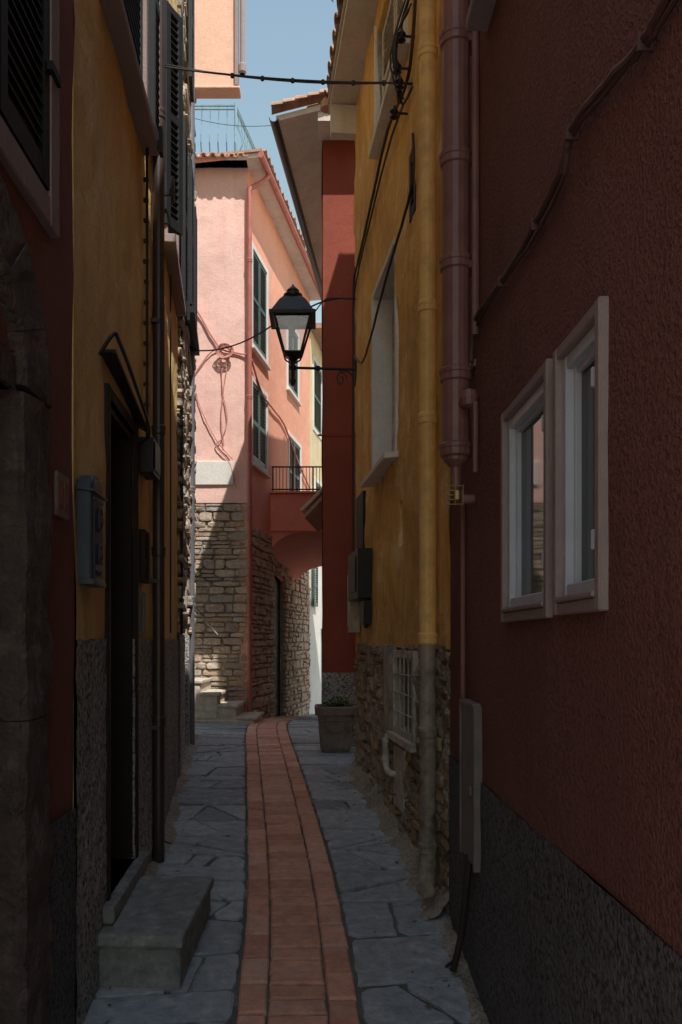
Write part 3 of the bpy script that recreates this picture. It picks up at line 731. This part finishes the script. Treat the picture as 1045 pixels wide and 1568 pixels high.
mb.tube(wob([pf(-1.30,5.8),pf(-1.36,5.5),pf(-1.42,4.95),pf(-1.38,4.5)],.006,5),.008,0,5)
mb.tube(wob([pf(-1.8,5.3),pf(-1.7,5.0),pf(-1.5,4.6),pf(-1.25,4.3)],.006,5),.008,0,5)
mb.tube(wob([pf(-1.85,5.5),pf(-1.6,5.85),pf(-1.4,5.95)],.004,5),.01,0,5)
mb.obj('cable',M_cable_p,cb)

e=empty('far_yellow_house'); mb=MB(); fo=[(17.7,18.6,6.1,7.5),(17.9,18.7,3.6,5.0)]
wall(mb,PS,17.3,26,3.4,8.0,fo,.14,.3,.01); mass(mb,PS,17.3,26,-1,8.0,.14,3); mb.obj('walls',M_yellow2,e)
mb=MB(); wall(mb,PS,17.22,26,-1,3.41,[(18.6,19.3,-1,1.9)],.13,.2,.015); mb.obj('lower_wall',M_white,e)
mb=MB(); ms=MB()
for o in fo:
    shutter(mb,PS,o[0],o[1],-.03,o[2],o[3]); frame(ms,PS,o[0]-.08,o[1]+.08,-.02,.02,o[2]-.08,o[3]+.08,.08)
shutter(mb,PS,17.45,17.9,.03,2.35,3.2); mb.box(PS,18.6,19.3,-.12,-.08,-1,1.9)
mb.obj('shutters',M_shut,e); ms.obj('surrounds',M_white,e)
mb=MB(); mb.box(PS,17.3,26,-3,.3,8.0,8.1); mb.obj('roof',M_tile,e)
e=empty('vaulted_bridge'); mb=MB()
x0,x1=-.78,.62
mb.box(W0,x0-.1,x1,13.9,14.1,3.43,4.05); mb.box(W0,x0-.1,x1,14.1,15.9,3.7,4.0)
mb.obj('parapet',M_coral,e,.01)
mb=MB(); mb.box(W0,x0-.12,x1,13.85,14.12,4.05,4.08); mb.box(W0,x0-.1,x1,13.87,13.9,3.43,3.46); mb.obj('coping',M_coral,e)
mb=MB(); rows=[]
for j in range(13):
    y=13.9+2.0*j/12; xa=-3.28+.18*y-.03; xb=-1.076+.118*y+.05; crown=3.44-.40*(j/12)**.8; spring=crown-.55; row=[]
    for k in range(25):
        a=math.pi*k/24; row.append(Vector(((xa+xb)/2-(xb-xa)/2*math.cos(a),y,spring+(crown-spring)*math.sin(a)**.8)))
    rows.append(row)
mb.rings(rows,0,False,False,False)
top=[Vector((p.x,p.y,4.0)) for p in rows[-1]]; mb.rings([rows[-1],top],0,False,False,False)
f0=[Vector((p.x,p.y,3.45)) for p in rows[0]]; mb.rings([rows[0],f0],0,False,False,False)
mb.obj('vault',M_coral,e,smooth=True)
mb=MB(); mb.box(R3S,14.3,15.95,-.6,.02,-1,4.0); mb.obj('pier',M_stoner,e)
rl=empty('balcony_railing'); mb=MB()
for z in (4.5,4.13): mb.tube([(-.76,13.98,z),(.62,13.98,z)],.013,0,6)
for k in range(25): mb.tube([(-.74+k*.055,13.98,4.08),(-.74+k*.055,13.98,4.5)],.005 if k%6 else .013,0,6)
mb.obj('railing',M_iron,rl)
e=empty('far_white_house'); mb=MB(); FW=Fr(0,22.5,1,0,0,-1)
wall(mb,FW,-3,6,-1,6.5,[],.15,.2,.02); mass(mb,FW,-3,6,-1,6.5,.15,3); mb.obj('walls',M_white,e)
mb=MB(); shutter(mb,FW,.9,1.5,.0,2.5,3.6); mb.obj('shutter',M_teal,e)

e=empty('stone_stair'); mb=MB()
xe=[-.86,-1.12,-1.38,-1.62,-1.86,-2.1]; z=.44
for i,x in enumerate(xe):
    zt=.60+.165*i; zb=z-.2
    j=R(-.02,.02)
    mb.hexa([(-3.2,11.75+j,zb),(x,11.68+j,zb),(x+.05,12.46,zb),(-3.2,12.46,zb),(-3.2,11.75+j,zt-.05),(x,11.68+j,zt-.05),(x+.05,12.46,zt-.05),(-3.2,12.46,zt-.05)])
    mb.hexa([(x-.34,11.70+j,zt-.048),(x+.03,11.65+j,zt-.048),(x+.07,12.455,zt-.048),(x-.34,12.455,zt-.048),(x-.34,11.70+j,zt),(x+.03,11.65+j,zt),(x+.07,12.455,zt),(x-.34,12.455,zt)])
    z=zt
mb.obj('steps',M_stair,e,.012,bseg=2)
mb=MB(); mb.tube([(-1.95,12.3,2.35),(-1.45,12.3,1.72)],.014); mb.tube([(-1.9,12.3,2.3),(-1.9,12.48,2.3)],.01); mb.tube([(-1.5,12.3,1.78),(-1.5,12.48,1.78)],.01)
mb.obj('handrail',M_pipe_g,e)

# ------------------------------------------------------------------ L1 maroon portal house
e=empty('maroon_portal_house'); mb=MB()
wl=[(1.76,2.63,-.5,2.42),(2.0,2.94,3.20,4.6)]
wall(mb,L1,-.5,3.3,-.5,9.5,wl,.25,.15,.01); mass(mb,L1,-.5,3.3,-.5,9.5,.25,4); mb.obj('walls',M_maroon2,e)
mb=MB(); wall(mb,L1,2.9,3.305,-.2,1.0,[],.1,.05,.004,fs=8)
for v in mb.v: v.x+=.008
mb.obj('plinth',M_dgrey,e)
def roughbox(mb,fr,u0,u1,n0,n1,z0,z1,k=.02):
    """hewn jamb: many small rings up the height with jittered section"""
    rows=[]; z=z0; 
    while True:
        q=[]
        for (u,n) in ((u0,n0),(u1,n0),(u1,n1-.02),(u1-.02,n1),((u0+u1)/2,n1+.006),(u0+.02,n1),(u0,n1-.02),(u0,(n0+n1)/2)):
            w_=noise.noise(Vector((u*9,n*9,z*7)))*k+noise.noise(Vector((u*30,n*30,z*22)))*k*.4
            q.append(fr.p(u+(w_ if u>=u1-.03 else -w_ if u<=u0+.03 else 0)*.5,n+(w_ if n>n0+.05 else 0),z))
        rows.append(q)
        if z>=z1: break
        z=min(z+.035,z1)
    mb.rings(rows)
mb=MB()
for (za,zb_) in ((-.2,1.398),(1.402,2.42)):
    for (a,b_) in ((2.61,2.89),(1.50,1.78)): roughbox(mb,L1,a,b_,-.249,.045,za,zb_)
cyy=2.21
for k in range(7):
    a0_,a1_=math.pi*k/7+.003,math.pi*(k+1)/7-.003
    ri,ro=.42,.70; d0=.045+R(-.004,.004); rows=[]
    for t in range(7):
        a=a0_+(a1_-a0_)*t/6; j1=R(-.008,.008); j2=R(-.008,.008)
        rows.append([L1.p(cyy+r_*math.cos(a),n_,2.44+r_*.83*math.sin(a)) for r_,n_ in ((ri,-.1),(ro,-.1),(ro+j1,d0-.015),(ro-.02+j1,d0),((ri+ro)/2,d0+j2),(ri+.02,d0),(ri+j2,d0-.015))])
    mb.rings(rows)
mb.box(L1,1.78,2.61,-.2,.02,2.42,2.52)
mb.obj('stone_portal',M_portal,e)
mb=MB(); mb.box(L1,1.77,2.62,-.12,-.06,-.3,2.42)
for k in range(3): mb.box(L1,1.82+.27*k,2.03+.27*k,-.06,-.045,.1,2.2)
mb.obj('door',M_wood,e,.004)
mb=MB(); mb.hexa([L1.p(1.79,-.05,2.52),L1.p(2.63,-.05,2.52),L1.p(2.63,-.02,2.52),L1.p(1.79,-.02,2.52),L1.p(1.9,-.05,2.78),L1.p(2.5,-.05,2.78),L1.p(2.5,.012,2.78),L1.p(1.9,.012,2.78)]); mb.obj('fanlight',M_wood,e)
mb=MB(); frame(mb,L1,1.9,3.03,-.02,.03,3.08,4.8,.1); mb.obj('window_surround',M_mauve,e,.005)
mb=MB(); shutter(mb,L1,2.48,2.93,-.01,3.2,4.6,fw=.055,pitch=.045,rail=False); shutter(mb,L1,2.02,2.47,-.01,3.2,4.6,fw=.055,pitch=.045,rail=False)
for z in (3.6,4.4): mb.box(L1,2.9,3.0,.02,.045,z,z+.03)
mb.obj('shutters',M_shutd,e)
np_=empty('house_number_plaque'); mb=MB(); mb.box(L1,3.05,3.2,0,.014,2.1,2.26); 
mb.obj('plate',M_mauve,np_,.004)
mb=MB()
for (a,b_) in ((3.07,3.11),(3.135,3.175)): frame(mb,L1,a,b_,.012,.018,2.13,2.23,.012)
mb.obj('digits',M_maroon2,np_)

# ------------------------------------------------------------------ L2 yellow house
e=empty('yellow_house'); mb=MB()
w_up=(3.85,4.88,4.64,6.3)
wall(mb,LB,3.3,5.6,1.65,9.5,[(3.90,4.62,1.65,2.77),w_up],.25,.12,.022)
mass(mb,LB,3.3,5.6,-.5,9.5,.25,4)
dC=[(6.0,7.1,4.55,6.1)]
wall(mb,LC,5.6,7.45,1.65,9.5,dC,.2,.12,.02); mass(mb,LC,5.6,7.45,-.5,9.5,.2,4)
mb.obj('walls',M_yellow,e)
mb=MB()
wall(mb,LB,3.3,5.6,-.1,1.655,[(3.90,4.62,.46,1.655)],.25,.03,.006,fs=14); 
wall(mb,LC,5.6,7.45,0,1.655,[],.2,.04,.006,fs=14)
for v in mb.v: v.x+=.012
mb.obj('roughcast_base',M_grit,e)
mb=MB()
mb.box(LB,3.92,4.60,-.24,-.2,.46,2.77,0)
mb.box(LB,4.585,4.615,-.19,.0,.47,2.76); mb.box(LB,3.905,3.93,-.19,.0,.47,2.76); mb.box(LB,3.93,4.585,-.19,.0,2.73,2.76)
for k in range(2):
    for (za,zb) in ((.6,1.2),(1.3,2.0),(2.1,2.65)): mb.box(LB,3.95+.33*k,4.24+.33*k,-.2,-.185,za,zb)
mb.obj('door',M_wood,e,.004)
mb=MB(); mb.box(LB,3.86,3.9,-.2,.026,.46,2.82); mb.box(LB,4.62,4.66,-.2,.026,.46,2.82); mb.box(LB,3.9,4.62,-.2,.024,2.77,2.82); mb.obj('door_surround',M_wood,e,.006)
mb=MB(); mb.box(LB,3.78,4.8,-.2,.06,.38,.46); mb.obj('threshold',M_step,e,.01)
mb=MB(); mb.tube(wob([LB.p(3.72,.01,2.9),LB.p(3.72,.07,2.99),LB.p(3.8,.08,2.99),LB.p(4.2,.08,2.93),LB.p(4.75,.07,2.82),LB.p(4.78,.0,2.76)],0,5),.009,0,6)
mb.hexa([LB.p(3.78,0,2.93),LB.p(4.74,0,2.84),LB.p(4.74,.07,2.80),LB.p(3.78,.07,2.93),LB.p(3.78,0,2.945),LB.p(4.74,0,2.855),LB.p(4.74,.07,2.815),LB.p(3.78,.07,2.945)])
mb.obj('door_hood',M_iron,e)
mb=MB(); ms=MB()
frame(ms,LB,3.77,4.96,-.02,.035,4.56,6.4,.09); ms.box(LB,3.72,5.0,-.02,.09,4.50,4.56)
frame(ms,LC,5.92,7.18,-.02,.035,4.47,6.2,.09); ms.box(LC,5.88,7.22,-.02,.09,4.41,4.47)
ms.obj('window_surrounds',M_mauve,e,.005)
shutter(mb,LB,3.87,4.86,-.02,4.65,6.28); 
shutter(mb,LB,4.98,5.45,.03,4.66,6.3); shutter(mb,LC,6.02,7.08,-.02,4.57,6.08); shutter(mb,LC,7.2,7.7,.05,4.55,6.1)
def leaf(fr,u,z0,z1,w=.42,ang=60):
    a=math.radians(ang); o=fr.p(u,.03,0); f2=Fr(o.x,o.y,fr.n.x*math.sin(a)+fr.t.x*math.cos(a),fr.n.y*math.sin(a)+fr.t.y*math.cos(a),-1,0)
    shutter(mb,f2,0,w,0,z0,z1)
leaf(LC,5.9,4.55,6.1,.2,30)
for fr,u in ((LB,4.92),(LB,5.45),(LC,7.25)):
    zz=4.52 if fr is LB else 4.43
    mb.box(fr,u,u+.02,0,.12,zz-.01,zz+.03); mb.box(fr,u-.02,u+.04,.10,.12,zz-.05,zz+.1)
mb.obj('shutters',M_shutd,e)
st=empty('stone_step'); mb=MB()
mb.hexa([(-1.02,3.72,-.1),(-.60,3.70,-.1),(-.57,4.52,-.1),(-1.02,4.52,-.1),(-1.02,3.72,.31),(-.60,3.70,.31),(-.57,4.52,.33),(-1.02,4.52,.33)])
mb.hexa([(-1.02,3.69,.312),(-.585,3.67,.312),(-.555,4.54,.332),(-1.02,4.54,.332),(-1.02,3.69,.37),(-.585,3.67,.37),(-.555,4.54,.39),(-1.02,4.54,.39)])
mb.obj('block',M_step,st,.012,bseg=2)
e=empty('mailbox'); mb=MB()
a,b_,zb,zt=3.35,3.57,1.87,2.28
def mp(s,n):
    um=(a+b_)/2; hw=(b_-a)/2*s
    pts=[LB.p(um-hw,n,zb+.02),LB.p(um+hw,n,zb+.02),LB.p(um+hw,n,zt-.03)]
    pts+=[LB.p(um+hw*math.cos(t),n,zt-.03+.07*s*math.sin(t)) for t in [math.pi*k/10 for k in range(1,10)]]
    pts.append(LB.p(um-hw,n,zt-.03)); return pts
mb.rings([mp(1,.0),mp(1,.05),mp(.95,.058)])
mb.rings([mp(.72,.056),mp(.68,.064),mp(.6,.064)])
mb.box(LB,a-.006,b_+.006,0,.07,zb,zb+.022)
mb.box(LB,a+.03,b_-.03,.056,.068,zt-.07,zt-.055)
for (r_,z) in ((.035,2.14),(.028,2.0)):
    mb.tube([LB.p((a+b_)/2+r_*math.cos(t),.07,z+r_*1.4*math.sin(t)) for t in [2*math.pi*k/14 for k in range(15)]],.005,0,6,False)
    mb.lathe(LB.p((a+b_)/2,.068,z),[(.004,-.02),(.012,-.01),(.012,.01),(.004,.02)],8)
mb.tube(wob([LB.p((a+b_)/2-.05,.068,1.93),LB.p((a+b_)/2,.072,1.91),LB.p((a+b_)/2+.05,.068,1.93)],0,5),.005,0,6)
mb.hexa([LB.p(a-.012,0,zt-.035),LB.p(b_+.012,0,zt-.035),LB.p(b_+.012,.075,zt-.045),LB.p(a-.012,.075,zt-.045),LB.p(a-.012,0,zt-.025),LB.p(b_+.012,0,zt-.025),LB.p(b_+.012,.075,zt-.035),LB.p(a-.012,.075,zt-.035)])
mb.obj('body',M_mail,e,.002)
e=empty('junction_box'); mb=MB(); mb.box(LB,4.80,5.05,0,.085,2.60,2.80); mb.box(LB,4.82,5.03,.085,.092,2.62,2.78); mb.tube([LB.p(4.92,.03,2.8),LB.p(4.92,.03,6)],.009); mb.obj('box',M_iron,e,.005)
e=empty('intercom_panel'); mb=MB(); frame(mb,LB,4.82,4.98,0,.035,1.98,2.28,.015); mb.box(LB,4.835,4.965,0,.025,1.995,2.265); 
for k in range(4): mb.lathe(LB.p(4.9,.03,2.04+.05*k),[(.008,-.01),(.008,.01)],8)
mb.obj('plate',M_wood,e,.003)
e=empty('intercom_panel'); mb=MB(); mb.box(LB,4.78,4.93,0,.02,1.68,1.92); mb.box(LB,4.80,4.91,.02,.024,1.70,1.90); mb.obj('plate',M_panel,e,.003)
e=empty('brown_drainpipe'); mb=MB(); pipe(mb,-.985,5.25,g(5.25)-.02,9.4,.037,(4.9,2.95,2.2,1.15)); 
for z in (2.0,1.1,3.6,4.7): mb.box(LB,5.2,5.3,0,.06,z,z+.025)
mb.obj('pipe',M_pipe_b,e)
e=empty('facade_cable'); mb=MB()
mb.tube(wob([LB.p(4.98,.02,z) for z in (2.8,3.3,3.9,4.4)],.004,4),.007,0,6)
for z in [2.9+.12*i for i in range(13)]: mb.box(LB,4.97,4.99,0,.03,z,z+.02)
mb.tube(wob([LC.p(6.4,.02,z) for z in (1.7,3,4.4)],.004,4),.006,0,6)
mb.tube(wob([LC.p(7.6,.03,z) for z in (1.7,3,4.4,6,8)],.01,4),.012,0,6)
mb.obj('cable',M_cable,e)

# ------------------------------------------------------------------ L3 rubble house
e=empty('rubble_house'); mb=MB(); wall(mb,LC,7.45,10.2,0,9.6,[(8.3,9.0,.5,2.4)],.2,.1,.02,fs=5); mass(mb,LC,7.45,10.2,-.5,9.6,.2,4)
mb.obj('walls',M_mortar,e)
mb=MB(); stones(mb,LC,7.46,10.2,1.7,9.5,.08,.2,.12,.4,.04,.012,0,lambda u,z:8.2<u<9.1 and z<2.45); mb.obj('rubble',M_stone,e)
mb=MB(); wall(mb,LC,7.46,10.2,.1,1.7,[(8.3,9.0,.5,1.7)],.2,.05,.006,fs=12)
for v in mb.v: v.x+=.02
mb.obj('roughcast_base',M_grit,e)
mb=MB(); mb.box(LC,8.3,9.0,-.15,-.1,.5,2.4); mb.obj('door',M_wood,e)
mb=MB(); shutter(mb,LC,8.2,8.6,.06,4.9,6.3); shutter(mb,LC,9.1,9.4,.06,4.9,6.3); mb.box(LC,8.15,9.4,0,.12,4.8,4.86)
shutter(mb,LC,8.2,8.6,.06,7.1,8.4); mb.obj('shutters',M_shutd,e)
e=empty('bluegrey_drainpipe'); mb=MB(); pipe(mb,-1.385,9.3,.5,9.6,.036,(7,5.2,3.3,2.1)); mb.obj('pipe',M_pipe_bl,e)
e=empty('peach_house'); mb=MB(); FP=Fr(0,9.7,1,0,0,-1)
wall(mb,FP,-4,-.93,7.96,12,[],.05,.2,.006); mass(mb,FP,-4,-.93,7.96,12,.05,.14); mb.obj('walls',M_peach,e)
mb=MB(); mb.box(W0,-4,-.89,9.66,9.86,7.93,7.962); mb.obj('cornice',M_peach,e,.008)
mb=MB(); mb.box(W0,-.945,-.905,9.66,9.74,7.97,12); mb.tube([(-.86,9.68,8.1),(-.86,9.68,12)],.028,0,10); mb.lathe((-.86,9.68,8.0),[(.03,.1),(.045,.12),(.045,.2),(.03,.22)],10)
mb.obj('corner_trim',M_mauve,e)

# ------------------------------------------------------------------ light, sky, camera
el,az=math.radians(57),math.radians(27)
s=Vector((math.sin(az)*math.cos(el),-math.cos(az)*math.cos(el),math.sin(el)))
sun=bpy.data.lights.new('sun','SUN'); sun.energy=5.0; sun.angle=math.radians(.5); sun.color=(1,.95,.87)
so=bpy.data.objects.new('sun',sun); so.rotation_mode='QUATERNION'; so.rotation_quaternion=s.to_track_quat('Z','Y'); so.location=s*40; scene.collection.objects.link(so)
w=bpy.data.worlds.new('World'); scene.world=w; w.use_nodes=True; nt=w.node_tree
bg=[n for n in nt.nodes if n.type=='BACKGROUND'][0]; sky=nt.nodes.new('ShaderNodeTexSky'); sky.sky_type='NISHITA'; sky.sun_disc=False
sky.sun_elevation=el; sky.sun_rotation=math.radians(153); sky.air_density=2.6; sky.dust_density=.5; sky.ozone_density=1.5
nt.links.new(sky.outputs[0],bg.inputs[0]); bg.inputs[1].default_value=.15
scene.view_settings.view_transform='Standard'; scene.view_settings.look='None'; scene.view_settings.exposure=0
cam=bpy.data.cameras.new('camera'); co=bpy.data.objects.new('camera',cam); scene.collection.objects.link(co)
co.location=(0,0,1.65); co.rotation_euler=(math.radians(90),0,0)
cam.sensor_fit='VERTICAL'; cam.sensor_height=36; cam.lens=29.85; cam.shift_y=.125; cam.shift_x=.0226; cam.clip_end=500; cam.clip_start=.05
scene.camera=co
